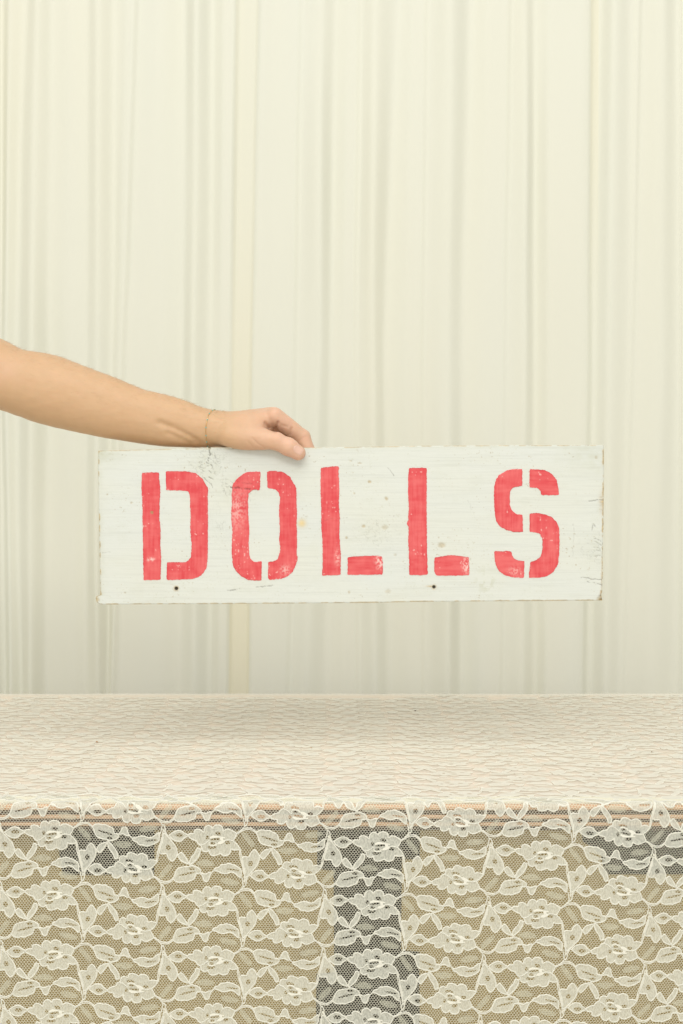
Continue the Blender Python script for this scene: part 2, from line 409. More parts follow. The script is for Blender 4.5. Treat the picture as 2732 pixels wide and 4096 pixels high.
crescent = q2([(570,1025),(620,1015),(680,990),(725,982),(770,985),(830,1005),(890,990),(940,950),(985,920),(990,970),(985,1040),(930,1085),(880,1110),(790,1135),(740,1120),(680,1115),(640,1075),(590,1060)], 1)
tulip = [(890,560),(925,535),(1000,540),(1020,490),(1050,455),(1085,430),(1125,460),(1165,530),(1160,590),(1130,670),(1080,730),(1030,790),(960,855),(940,830),(930,740),(915,680),(895,610)]
eye = [(1040,830),(1060,790),(1110,755),(1160,742),(1225,750),(1260,790),(1330,838),(1270,870),(1230,900),(1170,910),(1110,885),(1060,850)]
s1 = [(1180,520),(1200,475),(1240,440),(1290,420),(1345,408),(1320,460),(1285,510),(1230,570),(1195,550)]
s2 = [(1355,400),(1385,410),(1430,450),(1480,510),(1515,590),(1515,630),(1485,655),(1465,640),(1440,580),(1385,510),(1360,450)]
peak = [(1526,281),(1561,236),(1586,176),(1621,154),(1656,171),(1676,236),(1696,288),(1656,291),(1606,266)]
stem_cords = [[(798,185),(850,152),(905,112),(960,98),(1020,97),(1075,125),(1115,165)], [(798,190),(860,165),(920,130),(1010,118),(1070,145),(1112,185)],
  [(1676,236),(1700,286),(1746,331),(1770,365)], [(1526,281),(1561,236),(1570,215)],
  [(860,420),(890,570),(925,700),(938,850),(945,925)], [(845,425),(862,560),(900,690),(925,800)],
  [(940,1000),(968,960),(978,890),(1010,825),(1040,830)], [(900,850),(918,920),(925,1000),(885,1050),(830,1112),(800,1118)], [(945,925),(975,860),(1000,830)],
  [(925,1000),(960,990)], [(1165,525),(1185,525)], [(1345,408),(1385,385)], [(1330,838),(1345,840)], [(1500,650),(1530,640)]]
patches = [[(880,175),(930,165),(1000,230),(1070,310),(1085,370),(1040,385),(960,310),(900,240)], q2([(270,190),(340,155),(470,150),(570,175),(540,220),(440,255),(340,230)]),
  q2([(680,870),(740,825),(860,800),(950,815),(960,850),(880,890),(760,915),(690,905)], 1)]
PER_U, PER_V, HALF = 327*2, 237, 327
TMPL = [('lace_flower', flower, flower_holes, flower_cords), ('lace_leaf', leafL, [slot((1190,218),(1455,295),32), ell(1390,338,50,22)], []),
  ('lace_leaf', crescent, [slot(q2([(765,1055)],1)[0], q2([(960,1030)],1)[0], 28)], []), ('lace_bud', tulip, [ell(1025,640,38,44,.4)], [[(945,800),(935,700)]]),
  ('lace_leaf', eye, [ell(1190,838,62,32)], []), ('lace_leaf', s1, [], []), ('lace_leaf', s2, [], []), ('lace_bud', peak, [], [])]
def subdiv(ring, closed=True, n=2, sc=0):
    """rounded Catmull-Rom refinement"""
    P = np.array(ring, float); m = len(P); out = []
    rng = range(m if closed else m-1)
    for i in rng:
        p0 = P[(i-1) % m] if closed or i > 0 else P[i]; p1 = P[i]; p2 = P[(i+1) % m]; p3 = P[(i+2) % m] if closed or i+2 < m else P[i+1]
        for k in range(n):
            t = k/n; out.append(.5*((2*p1)+(-p0+p2)*t+(2*p0-5*p1+4*p2-p3)*t*t+(-p0+3*p1-3*p2+p3)*t**3))
    if not closed: out.append(P[-1])
    return np.array(out)
def toUV(P, half, i, j):
    """template units -> cloth px; half 1 = glide-reflected copy"""
    P = np.array(P, float)
    x = P[:,0]/3.92; y = P[:,1]/3.92
    x = x-430/3.92
    if half: y = 1085/3.92-y
    return x+i*HALF, y+j*PER_V
def tube(P, half, i, j, w, closed, h=.0009, lod=0):
    if lod: h = h*.35
    U, V = toUV(P, half, i, j)
    A = np.stack([U, V], 1); n = len(A)
    if closed: T = np.roll(A, -1, 0)-np.roll(A, 1, 0)
    else: T = np.gradient(A, axis=0)
    T /= np.linalg.norm(T, axis=1, keepdims=True)+1e-9
    N = np.stack([-T[:,1], T[:,0]], 1)*w/2
    wob = (.75+.5*RNG.random(n))[:,None]
    rows = [cloth(*(A+N*wob).T, .0001), cloth(*A.T, h), cloth(*(A-N*wob).T, .0001)]
    Vv = np.stack(rows, 1).reshape(-1,3); fs = []
    for k in range(n if closed else n-1):
        a = k*3; b = ((k+1) % n)*3
        fs += [(a,b,b+1,a+1),(a+1,b+1,b+2,a+2)]
    return Vv, fs
tri_cache = {}
def fill_tris(key, ring, hs, step):
    if key not in tri_cache: tri_cache[key] = cdt([tuple(p) for p in ring], [[tuple(p) for p in h] for h in hs], step)
    return tri_cache[key]
class Acc:
    def __init__(s): s.V = []; s.F = []; s.M = []; s.n = 0
    def add(s, V, Fs, m): s.V.append(V); s.F += [tuple(k+s.n for k in f) for f in Fs]; s.M += [m]*len(Fs); s.n += len(V)
    def build(s, name, mats, parent):
        o = mesh_np(name, np.concatenate(s.V), s.F, None, parent)
        for m in mats: o.data.materials.append(m)
        o.data.polygons.foreach_set('material_index', np.array(s.M, dtype=np.int32)); return o
MATS = [mat_fill, mat_cord, mat_patch]
def add_motif(acc, k, half, i, j, lod):
    name, ring, hs, cords = TMPL[k]
    rs = subdiv(ring, True, 3 if lod == 0 else 1)
    V2, F2 = fill_tris((k, lod), rs, hs if lod == 0 or k == 0 else [], 26 if lod == 0 else 90)
    U, V = toUV(V2, half, i, j); acc.add(cloth(U, V, .0004), F2, 0)
    cw = 5.4 if lod == 0 else 7.0
    v, f = tube(rs, half, i, j, cw, True, .0011, lod); acc.add(v, f, 1)
    for c in cords:
        v, f = tube(subdiv(c, False, 3 if lod == 0 else 1), half, i, j, 4.6, False, .0012, lod); acc.add(v, f, 1)
    if k == 0 and lod == 0:
        for q, pad in enumerate(flower_pads):
            V2, F2 = fill_tris(('pad', q), pad, [], 0); U, V = toUV(V2, half, i, j); acc.add(cloth(U, V, .0010), F2, 1)
def add_stems(acc, half, i, j, lod):
    for c in stem_cords:
        v, f = tube(subdiv(c, False, 3 if lod == 0 else 1), half, i, j, 4.6, False, .0011, lod); acc.add(v, f, 1)
def add_patches(acc, half, i, j, only=None):
    for q, p in enumerate(patches):
        if only is not None and q != only: continue
        V2, F2 = fill_tris(('patch', q), subdiv(p, True, 2), [], 40); U, V = toUV(V2, half, i, j); acc.add(cloth(U, V, .0002), F2, 2)
top = Acc(); ntop = 0
for j in range(-18, 6):
    for i in range(-6, 14):
        half = i % 2
        c = cloth(*[np.array([v[0]]) for v in toUV([(900, 480)], half, i, j)])[0]
        if abs(c[0]) > TW-.03 or c[1] > TY1-.03: continue
        s_ = TZ-c[2]
        if c[2] < TZ-.265: continue
        if c[1] < TY0+.035 or c[2] < TZ-.001:
            for k in range(len(TMPL)):
                a = Acc(); add_motif(a, k, half, i, j, 0); o = a.build(TMPL[k][0], MATS, lace)
            a = Acc(); add_stems(a, half, i, j, 0); a.build('lace_stem', MATS, lace)
            for q in range(len(patches)):
                a = Acc(); add_patches(a, half, i, j, q); a.build('knit_patch', MATS, lace)
        else:
            for k in range(len(TMPL)): add_motif(top, k, half, i, j, 1)
            if c[1] < TY0+.10: add_stems(top, half, i, j, 1)
            add_patches(top, half, i, j); ntop += 1
mat_topfill = m_thread('dense_knit', (.90,.89,.80), .84)
tag(top.build('top_lacework', [mat_topfill, mat_cord, mat_topfill], lace), None, None, 'stuff')
print('front lace parts', len(lace.children), 'top cells', ntop)

# ------------------------------------------------------------------ signboard
BT = .018
SB = -CAMY/F       # metres per px on the board front
bx_l = lambda py: np.interp(py, [1800,1900,2100,2300,2380,2386,2392,2408,2420], [393,393,396,400,401,385,383,386,402])
bx_r = lambda py: np.interp(py, [1775,1790,2000,2200,2290,2330,2370,2405], [2414,2416,2415,2412,2411,2409,2407,2410])
by_t = lambda px: np.interp(px, [380,700,1260,1700,2000,2420], [1803,1795,1790,1783,1781,1780])
by_b = lambda px: np.interp(px, [380,410,1000,1500,1700,2420], [2414,2418,2415,2411,2407,2402])
def cracks_px():
    """(polyline px, width px, depth mm, darkness)"""
    return [([(838,1800),(842,1818),(834,1832)], 2.2, 1.2, .7), ([(832,1840),(838,1858),(848,1864)], 2.0, 1.0, .7), ([(836,1882),(844,1893)], 1.6, .9, .5), ([(836,1908),(850,1918)], 1.6, .9, .5),
     ([(870,1798),(858,1812),(862,1832)], 1.8, .6, .55), ([(815,1910),(845,1935),(850,1950)], 1.6, .5, .5), ([(925,1950),(965,1953),(1000,1958)], 3.0, 1.4, .8),
     ([(940,1925),(990,1935),(1035,1930)], 1.5, .6, .35), ([(925,1962),(945,1975)], 1.6, .6, .4),
     ([(910,2363),(935,2360),(955,2357)], 2.0, .4, .5), ([(1025,2350),(1060,2345),(1095,2344)], 2.0, .4, .45),
     ([(2355,2005),(2413,1999)], 1.8, .6, .5), ([(2412,2340),(2350,2325)], 1.6, .5, .5), ([(2322,2310),(2375,2317),(2410,2320)], 1.6, .6, .45),
     ([(2370,2118),(2372,2095),(2380,2108)], 1.5, .9, .4), ([(2375,2150),(2395,2160),(2412,2175)], 1.8, 1.0, .3),
     ([(2350,2175),(2385,2168),(2412,2190)], 1.5, .8, .18), ([(2375,2190),(2395,2190),(2412,2205)], 1.5, .8, .2), ([(2375,2225),(2400,2222),(2412,2228)], 1.6, .8, .25),
     ([(2290,2240),(2295,2130),(2292,2095)], 1.2, .2, .2), ([(1720,2345),(1735,2346)], 2.0, .6, .7), ([(1280,2085),(1330,2075),(1400,2070)], 1.4, .3, .25),
     ([(390,1880),(393,2100)], 1.5, .2, .2), ([(1870,2000),(1900,2070)], 1.3, .1, .15), ([(1550,1870),(1575,1900),(1580,1915)], 1.3, .2, .4),
     ([(395,2212),(440,2209)], 1.4, .3, .3)]
def seg_dist(X, Y, pl):
    d = np.full(X.shape, 1e9)
    for (x1,y1),(x2,y2) in zip(pl[:-1], pl[1:]):
        dx, dy = x2-x1, y2-y1; t = np.clip(((X-x1)*dx+(Y-y1)*dy)/(dx*dx+dy*dy+1e-9), 0, 1)
        d = np.minimum(d, np.hypot(X-x1-t*dx, Y-y1-t*dy))
    return d
def relief(X, Y):
    """board surface depth in mm (positive = sunk) and colour masks, px coordinates"""
    g = .10*(fbm(X/160., Y/7., 61, 4))+.05*fbm(X/14., Y/10., 63, 3)
    dark = np.zeros(X.shape); wood = np.zeros(X.shape); dirt = np.zeros(X.shape)
    jx = (fbm(X/14., Y/14., 91, 3)-.5)*9; jy = (fbm(X/14., Y/14., 92, 3)-.5)*9
    for pl, w, dep, dk in cracks_px():
        xs_ = [p[0] for p in pl]; ys_ = [p[1] for p in pl]
        m = (X > min(xs_)-25) & (X < max(xs_)+25) & (Y > min(ys_)-25) & (Y < max(ys_)+25)
        if not m.any(): continue
        d = seg_dist(X[m]+jx[m], Y[m]+jy[m], pl); k = np.exp(-(d/w)**2)*sstep(.32, .5, fbm(X[m]/9., Y[m]/9., 93, 2))
        g[m] += dep*k; dark[m] = np.maximum(dark[m], dk*k)
    # crazed paint around the crack over the O
    def blob(cx_, cy_, rx, ry): return np.exp(-(((X-cx_)/rx)**2+((Y-cy_)/ry)**2))
    craz = np.maximum(blob(830,1860,70,75), blob(940,1960,70,60))
    craz = np.maximum(craz, .7*blob(2390,2190,60,70)); craz = np.maximum(craz, .55*blob(1500,2130,75,60)); craz = np.maximum(craz, .35*blob(880,2110,60,70))
    n1 = np.abs(fbm(X/13.+3, Y/11., 101, 3)-.5)*2; lines = sstep(.10, .0, n1)*craz*(fbm(X/30., Y/30., 44, 2) > .45)
    dark = np.maximum(dark, .42*lines); g += .5*lines+.35*craz*fbm(X/18., Y/9., 105, 3)
    # knots, dents and nail holes
    for (cx_, cy_, r, dk) in ((705,2354,6.5,.97),(1736,2348,6,.9)):
        d = np.hypot(X-cx_, Y-cy_); k = sstep(r+2, r-1.5, d); dark = np.maximum(dark, dk*k); g += 4.0*k
        wood = np.maximum(wood, .8*np.exp(-((d-r-2)/4)**2)*(fbm(X/6., Y/6., 4, 2)))
    wood = np.maximum(wood, .75*np.exp(-((X-1722)/16)**2-((Y-2345)/3.5)**2))
    d = np.hypot((X-1208)/1.0, Y-2093); wood = np.maximum(wood, .5*np.exp(-(d/15)**2)); wood = np.maximum(wood, .6*np.exp(-(np.abs(X-1204)/2.5)**2-((Y-2094)/6)**2)); wood = np.maximum(wood, .6*np.exp(-(np.abs(X-1212)/2.2)**2-((Y-2092)/6)**2))
    for (cx_, cy_, rx, ry, s_) in ((1478,1927,7,5,.8),(1454,2104,8,6,.7),(1766,2180,15,11,.6),(1545,1995,6,8,.7),(608,2050,7,7,.55),(1402,1844,6,3,.5),(1440,1852,9,3,.5),(1416,1973,4,4,.5),(1386,2150,5,5,.7),(1397,2370,5,6,.5),(1552,2366,12,8,.35),(525,2010,5,4,.5),(428,1978,3,3,.6),(500,2370,5,4,.5),(2385,1830,6,7,.45),(1540,2110,14,8,.4),(1580,2220,6,6,.35),(690,2340,3,3,.2),(1075,1897,3,3,.5),(1237,1825,3,3,.6)):
        k = np.exp(-(((X+jx*.6-cx_)/rx)**2+((Y+jy*.6-cy_)/ry)**2)**2)
        wood = np.maximum(wood, s_*k*.8); dark = np.maximum(dark, .22*s_*k*(fbm(X/4., Y/4., 66, 2) > .5)); g += .3*k
    # sparse chips
    ch = fbm(X/9., Y/7., 131, 3); m = .6*sstep(.77, .83, ch)*sstep(.45, .7, fbm(X/120., Y/90., 132, 2)); wood = np.maximum(wood, .7*m); dark = np.maximum(dark, .25*m)
    # edges: worn paint
    eT = Y-by_t(X); eB = by_b(X)-Y; eL = X-bx_l(Y); eR = bx_r(Y)-X
    rag = fbm(X/22., Y/22., 141, 4)
    for e, w, s_ in ((eT,5,.6),(eB,6,.7),(eL,7,.8),(eR,9,.85)):
        wood = np.maximum(wood, s_*sstep(w*rag*1.5+.5, w*rag*.5, e)*sstep(.36, .55, rag))
    dirt = np.maximum(dirt, .7*np.exp(-((eL/90)**2+(eT/50)**2))*fbm(X/20., Y/15., 5, 3)*1.6)
    dirt = np.maximum(dirt, .38*np.exp(-(eL/16)**2)*rag*1.5); dirt = np.maximum(dirt, .38*np.exp(-((eR/170)**2+((eT-30)/80)**2))*fbm(X/26., Y/16., 6, 3)*1.5)
    dirt = np.maximum(dirt, .35*np.exp(-(eT/9)**2)*fbm(X/16., Y/9., 15, 3)*1.4)
    dirt = np.maximum(dirt, .28*craz*fbm(X/12., Y/12., 8, 3)*1.6)
    dirt = np.maximum(dirt, .55*np.exp(-((X-1945)/38)**2-((Y-2325)/50)**2)*sstep(.5, .62, fbm(X/16., Y/20., 55, 3)))
    sm = sstep(.58, .75, fbm(X/70., Y/40., 7, 4)); dirt = np.maximum(dirt, .07*sm)
    sp = .6*sstep(.77, .82, fbm(X/5., Y/5., 151, 2))*sstep(.4,.6, fbm(X/80., Y/80., 152, 2)); dirt = np.maximum(dirt, .6*sp)
    # right edge bare wood, broken lower right corner
    k = np.exp(-(eR/15)**2)*(np.exp(-((Y-2010)/38)**2))*(fbm(X/18., Y/4., 9, 3)*1.5); wood = np.maximum(wood, k)
    k = np.exp(-(eR/5)**2)*np.exp(-((Y-2290)/60)**2)*.8; wood = np.maximum(wood, k)
    k = sstep(34, 8, eR*1.0+eB*.75)*(.45+.9*fbm(X/14., Y/4., 10, 3)); wood = np.maximum(wood, np.clip(k,0,1)); dark = np.maximum(dark, np.clip(k,0,1)*sstep(.48,.6, fbm(X/14.,Y/4.,12,3))*.85); g += 1.6*np.clip(k,0,1)
    k = np.exp(-((X-386)/9)**2-((Y-2398)/9)**2); wood = np.maximum(wood, .6*k*sstep(.35,.6,rag)+.25*k); g += -.6*k*0
    g += .8*sstep(3, 0, np.minimum(np.minimum(eT, eB), np.minimum(eL, eR)))
    return g, dark, wood, dirt
def board_colour(X, Y, dark, wood, dirt):
    b = np.array([.67,.69,.645]); c = np.broadcast_to(b, X.shape+(3,)).copy()
    t = fbm(X/300., Y/150., 21, 3)[...,None]; c = c*(1-.0*t)+(t-.5)*np.array([-.02,0,.05])
    st = fbm(X/200., Y/3.5, 22, 3)[...,None]; c *= 1-.05*sstep(.5,.75,st)
    c = c*(1-dirt[...,None])+np.array([.50,.51,.38])*dirt[...,None]
    wc = np.array([.60,.44,.20])*(1-.5*vn(X/8., Y/3., 23)[...,None]); w = np.clip(wood,0,1)[...,None]; c = c*(1-w)+wc*w
    k = (.75*np.exp(-(np.hypot(X-1207, Y-2093)/14)**2))[...,None]; c = c*(1-k)+np.array([.80,.62,.30])*k
    d = np.clip(dark,0,1)[...,None]; c = c*(1-d)+np.array([.055,.04,.022])*d
    return np.clip(c, 0, 1)
board = empty('wooden_sign', PX(1400, 2410, BT/2))
tag(board, 'weathered white painted wooden board with red stencilled letters held above the table', 'sign')
ns, nt = 980, 300
S_, T_ = np.meshgrid(np.linspace(0,1,ns), np.linspace(0,1,nt))
Yp = 1790+T_*620
for _ in range(4):
    Xp = bx_l(Yp)*(1-S_)+bx_r(Yp)*S_; Yp = by_t(Xp)*(1-T_)+by_b(Xp)*T_
edge_j = 1.8*(fbm(Yp/14., Yp*0+.5, 81, 3)-.5); Xp = Xp+edge_j*(S_ > .999)*2.5*(.4+1.6*(np.abs(Yp-2230) < 170))+edge_j*(S_ < .001)
Yp = Yp+1.6*(fbm(Xp/20., Xp*0+.5, 82, 3)-.5)*((T_ < .001).astype(float)+(T_ > .999))
g, dark, wood, dirt = relief(Xp, Yp)
BC = board_colour(Xp, Yp, dark, wood, dirt)
BV = np.stack([(Xp-1366)*SB, g*.001, CAMZ-(Yp-2048)*SB], -1).reshape(-1,3)
Fg = grid_faces(nt, ns)
# back and rim
rim = np.concatenate([np.arange(ns), np.arange(1,nt)*ns+ns-1, (nt-1)*ns+np.arange(ns-2,-1,-1), np.arange(nt-2,0,-1)*ns])
nb = len(BV); RV = BV[rim].copy(); RV1 = RV.copy(); RV1[:,1] = BT; bcol = np.full((len(rim),3), (.55,.45,.30))*(.8+.4*fbm(np.arange(len(rim))/9., np.zeros(len(rim)), 88, 3)[:,None])
RV0 = RV.copy()
m_ = len(rim); a = np.arange(m_); b = (a+1) % m_
Fr = np.stack([nb+a, nb+m_+a, nb+m_+b, nb+b], 1)
o = mesh_np('board', np.concatenate([BV, RV0, RV1]), np.concatenate([Fg, Fr]), m_board(), board, colors=np.concatenate([BC.reshape(-1,3), bcol, bcol]))
zz = [(RV1[k,0], BT, RV1[k,2]) for k in (0, ns-1, ns+nt-2, 2*ns+nt-3)]
mesh_np('board_back', zz, [(0,1,2,3)], plain('bare_wood', (.46,.33,.18), .8), board, smooth=False)
# letters
def z3(P): return [(350+x/1.4933, 1750+y/1.4933) for x, y in P]
def z4(P): return [(1200+x/1.2062, 1750+y/1.2062) for x, y in P]
LET = [
 ('D', [z3([(325,210),(375,208),(428,210),(428,250),(435,310),(430,400),(430,500),(437,540),(435,640),(440,720),(436,850),(335,853),(332,700),(330,520),(328,400),(323,300)]),
  z3([(468,202),(560,202),(605,204),(650,215),(690,250),(705,280),(720,300),(718,400),(720,480),(718,640),(718,720),(712,780),(690,810),(670,830),(620,846),(560,848),(480,852),(472,845),(474,745),(580,745),(600,738),(618,715),(622,640),(613,540),(616,470),(612,400),(613,350),(605,325),(575,317),(470,315)])]),
 ('O', [z3([(1033,203),(990,204),(950,208),(925,220),(890,250),(868,280),(862,330),(862,400),(858,480),(866,560),(862,640),(862,700),(870,770),(890,800),(920,830),(960,850),(1000,855),(1040,852),(1040,738),(1000,745),(975,728),(965,690),(962,640),(967,560),(962,480),(958,380),(962,335),(985,312),(1030,314)]),
  z3([(1072,205),(1090,198),(1170,206),(1210,235),(1232,275),(1248,300),(1248,380),(1252,450),(1248,520),(1252,580),(1250,690),(1256,720),(1245,760),(1228,800),(1200,825),(1165,842),(1090,850),(1078,845),(1080,742),(1110,740),(1138,725),(1150,680),(1152,650),(1144,620),(1150,560),(1146,500),(1144,430),(1150,360),(1140,325),(1115,308),(1075,302)])]),
 ('L', [z4([(100,147),(135,143),(160,139),(187,140),(187,180),(190,260),(187,300),(192,400),(190,470),(193,530),(197,560),(196,662),(160,664),(107,666),(110,600),(108,500),(103,440),(102,330),(99,250)]),
  z4([(230,577),(290,572),(380,570),(397,573),(400,600),(399,660),(350,662),(230,662)])]),
 ('L', [z4([(527,147),(611,146),(611,400),(613,560),(616,662),(580,664),(527,663),(526,560),(522,500),(524,430),(514,415),(522,400),(525,330),(521,230),(524,170)]),
  z4([(648,580),(690,573),(735,566),(770,573),(815,578),(817,664),(740,666),(660,666),(648,650)])]),
 ('S', [z4([(1073,153),(1040,152),(1000,158),(960,180),(945,205),(937,240),(936,290),(938,350),(945,400),(965,430),(1000,448),(1035,456),(1076,456),(1074,372),(1045,370),(1020,350),(1012,320),(1013,290),(1013,260),(1030,240),(1072,234)]),
  z4([(1108,153),(1180,157),(1215,175),(1238,205),(1245,240),(1250,278),(1165,278),(1160,255),(1145,243),(1107,240)]),
  z4([(1108,368),(1140,364),(1180,370),(1215,385),(1240,410),(1250,440),(1252,500),(1250,570),(1245,610),(1225,645),(1195,668),(1150,676),(1103,678),(1112,600),(1140,592),(1160,575),(1170,540),(1170,490),(1155,462),(1108,455)]),
  z4([(937,549),(1018,548),(1028,580),(1050,594),(1083,595),(1080,677),(1030,675),(990,665),(960,645),(942,610)])])]
red = m_red()
def densify(ring, step):
    P = np.array(ring, float); out = []
    for p, q in zip(P, np.roll(P, -1, 0)):
        n = max(1, int(np.hypot(*(q-p))/step))
        for k in range(n): out.append(p+(q-p)*k/n)
    A = np.array(out)
    for _ in range(2): A = .25*np.roll(A,1,0)+.5*A+.25*np.roll(A,-1,0)
    A[:,0] += (fbm(A[:,0]/5., A[:,1]/5., 201, 3)-.5)*4.5; A[:,1] += (fbm(A[:,0]/5., A[:,1]/5., 202, 3)-.5)*4.5
    return A
seen = 0
for ch, strokes in LET:
    par = None
    for si, ring in enumerate(strokes):
        R_ = densify(ring, 3.0)
        V2, F2 = cdt([tuple(p) for p in R_], [], 4.0)
        X, Y = V2[:,0], V2[:,1]
        g, dark, wood, dirt = relief(X, Y)
        n = len(V2)
        # paint tones: brush streaks along the stroke, worn flecks, pale rubbed spots
        vert = (R_[:,1].max()-R_[:,1].min()) > (R_[:,0].max()-R_[:,0].min())
        st = fbm(X/5., Y/70., 301, 3) if vert else fbm(X/70., Y/6., 301, 3)
        hz_ = fbm(X/70., Y/9., 307, 3); md = fbm(X/35., Y/35., 303, 3)
        t = np.clip(.5+1.1*(st-.5)+1.2*(md-.5)+.7*(hz_-.5), 0, 1)[:,None]
        c = np.array([.64,.05,.06])*(1-t)+np.array([.72,.125,.125])*t
        w = .6*sstep(.73, .80, fbm(X/6., Y/8., 311, 3))*sstep(.46, .66, fbm(X/60., Y/50., 312, 2))
        # rubbed corners on the feet of the two Ls, scuffs
        for (cx_, cy_, rx, ry, s_) in ((1520,2245,16,30,.9),(1865,2262,14,28,.9),(604,2238,14,7,1.0),(952,2020,20,30,.45),(945,2040,35,70,.4),(1350,2230,10,30,.5),(2060,2285,25,18,.4),(1140,2280,20,18,.5)):
            w = np.maximum(w, s_*np.exp(-((X-cx_)/rx)**2-((Y-cy_)/ry)**2)*sstep(.42, .58, fbm(X/5., Y/6., 315, 3))*1.2)
        ro = R_; 
        w = np.clip(w, 0, .85)[:,None]; c = c*(1-w)+np.array([.86,.60,.55])*w
        dk = np.clip(dark*1.0, 0, 1)[:,None]; c = c*(1-dk*.8)+np.array([.16,.03,.03])*dk*.8
        pt = np.hypot(X-608, (Y-2050)*1.2) < 7; c[pt] = (.42,.20,.10)
        V3 = np.concatenate([np.stack([(X-1366)*SB, g*.001-.00045, CAMZ-(Y-2048)*SB], 1), np.stack([(X-1366)*SB, g*.001+.0006, CAMZ-(Y-2048)*SB], 1)])
        ec = {}
        for f in F2:
            for a_, b_ in zip(f, f[1:]+f[:1]): k = (min(a_,b_), max(a_,b_)); ec[k] = ec.get(k, 0)+1
        F3 = list(F2)+[(a_, b_, b_+n, a_+n) for (a_, b_), q in ec.items() if q == 1]
        if par is None:
            par = mesh_np('painted_letter', V3, F3, red, board, colors=np.concatenate([c, c]))
            par['label'] = {'D':'red stencilled letter D','O':'red stencilled letter O over cracked paint','L':'first red stencilled letter L' if seen == 0 else 'second red stencilled letter L','S':'red stencilled letter S'}[ch]
            if ch == 'L': seen += 1
        else:
            s_ = mesh_np('letter_stroke', V3, F3, red, None, colors=np.concatenate([c, c])); s_.parent = par
pass

# ------------------------------------------------------------------ arm and hand
def fld(px, py, ymm):
    return np.array(PX(px, py, ymm*.001))
XS = np.concatenate([np.arange(-.86, -.16, .0032), np.arange(-.16, -.015, .00115)])
YS = np.arange(-.032, .105, .0013)
ZS = np.concatenate([np.arange(.985, 1.095, .0022)[:0], np.arange(1.065, 1.20, .0013), np.arange(1.20, 1.42, .003)])
GX, GY, GZ = np.meshgrid(XS, YS, ZS, indexing='ij'); GX = GX.astype(np.float32); GY = GY.astype(np.float32); GZ = GZ.astype(np.float32)
SL = np.array([ # px, top, bottom, y centre mm, half depth mm
 (-60,1352,1612,30,43),(0,1372,1639,30,43),(52,1391,1658,30,42),(100,1402,1674,30,42),(157,1409,1694,29,42),(218,1420,1709,29,41),(287,1444,1724,28,40),(366,1476,1741,27,38),
 (436,1500,1755,26,36),(505,1531,1766,25,34),(575,1559,1777,24,32),(645,1575,1786,23,30),(714,1592,1789,23,29),(767,1612,1791,22,28),(810,1630,1791,22,28),(854,1641,1791,22,29),
 (923,1646,1791,25,32),(984,1641,1791,30,36),(1045,1634,1780,38,38),(1080,1629,1762,46,34),(1112,1634,1735,50,30)], float)
d0 = (SL[:,3]*.001-CAMY)
slx = (SL[:,0]-1366)/F*d0; slt = CAMZ-(SL[:,1]-2048)/F*d0; slb = CAMZ-(SL[:,2]-2048)/F*d0
def smooth_interp(x, xp, fp):
    xx = np.linspace(xp[0], xp[-1], 400); ff = np.interp(xx, xp, fp); k = np.hanning(17); k /= k.sum()
    ff = np.convolve(np.pad(ff, 8, mode='reflect', reflect_type='odd'), k, 'valid'); return np.interp(x, xx, ff)
xc = XS
zt_ = smooth_interp(xc, slx, slt); zb_ = smooth_interp(xc, slx, slb); yc_ = smooth_interp(xc, slx, SL[:,3]*.001); hy_ = smooth_interp(xc, slx, SL[:,4]*.001)
zc_ = (zt_+zb_)/2; hz_ = (zt_-zb_)/2
ex = np.maximum(np.maximum(slx[0]-xc, xc-slx[-1]), 0)
A3 = lambda v: v[:,None,None].astype(np.float32)
ky = (GY-A3(yc_))/A3(hy_); kz = (GZ-A3(zc_))/A3(hz_)
kk = (np.abs(ky)**2.25+np.abs(kz)**2.25)**(1/2.25)
Dm = (kk-1)*A3(np.minimum(hy_, hz_)); Dm = np.where(A3(ex) > 0, np.sqrt(np.maximum(Dm, 0)**2+A3(ex)**2)+np.minimum(Dm,0)*0+.0, Dm)
def smin(a, b, k):
    h = np.clip(.5+.5*(b-a)/k, 0, 1); return b*(1-h)+a*h-k*h*(1-h)
def cone(a, b, ra, rb, sl=None):
    a = np.asarray(a, float); b = np.asarray(b, float); ab = b-a; L2 = ab@ab
    t = np.clip(((GX-a[0])*ab[0]+(GY-a[1])*ab[1]+(GZ-a[2])*ab[2])/L2, 0, 1)
    return np.sqrt((GX-a[0]-t*ab[0])**2+(GY-a[1]-t*ab[1])**2+(GZ-a[2]-t*ab[2])**2)-(ra+(rb-ra)*t)
def ellip(c, r):
    k = np.sqrt(((GX-c[0])/r[0])**2+((GY-c[1])/r[1])**2+((GZ-c[2])/r[2])**2); return (k-1)*min(r)
def chain(pts, rad, k=.003):
    D = None
    for (p, q, r1, r2) in zip(pts[:-1], pts[1:], rad[:-1], rad[1:]):
        d = cone(p, q, r1, r2); D = d if D is None else smin(D, d, k)
    return D
# upper arm beyond the frame
el = fld(-60, 1482, 30); sh = fld(-1050, 1160, 20)
Dm = smin(Dm, cone(el, sh, .041, .052), .02)
index_f = chain([fld(1098,1664,13), fld(1209,1748,28.5), fld(1236,1812,28.5), fld(1226,1880,27)], [.0113,.0098,.0086,.0078])
middle_f = chain([fld(1092,1668,34), fld(1172,1752,47), fld(1194,1836,38), fld(1190,1892,28.5)], [.0115,.0098,.0088,.0080], .003)
ring_f = chain([fld(1075,1678,54), fld(1145,1775,62), fld(1156,1850,46), fld(1150,1890,29)], [.0108,.0092,.0082,.0078], .003)
pinky_f = chain([fld(1045,1694,72), fld(1098,1780,76), fld(1106,1835,58), fld(1104,1870,36)], [.0098,.0080,.0072,.0068], .003)
thumb = chain([fld(915,1738,-1), fld(1052,1757,-9), fld(1105,1765,-11.5), fld(1152,1786,-11.8), fld(1193,1812,-10)], [.0125,.0122,.0108,.0110,.0092], .004)
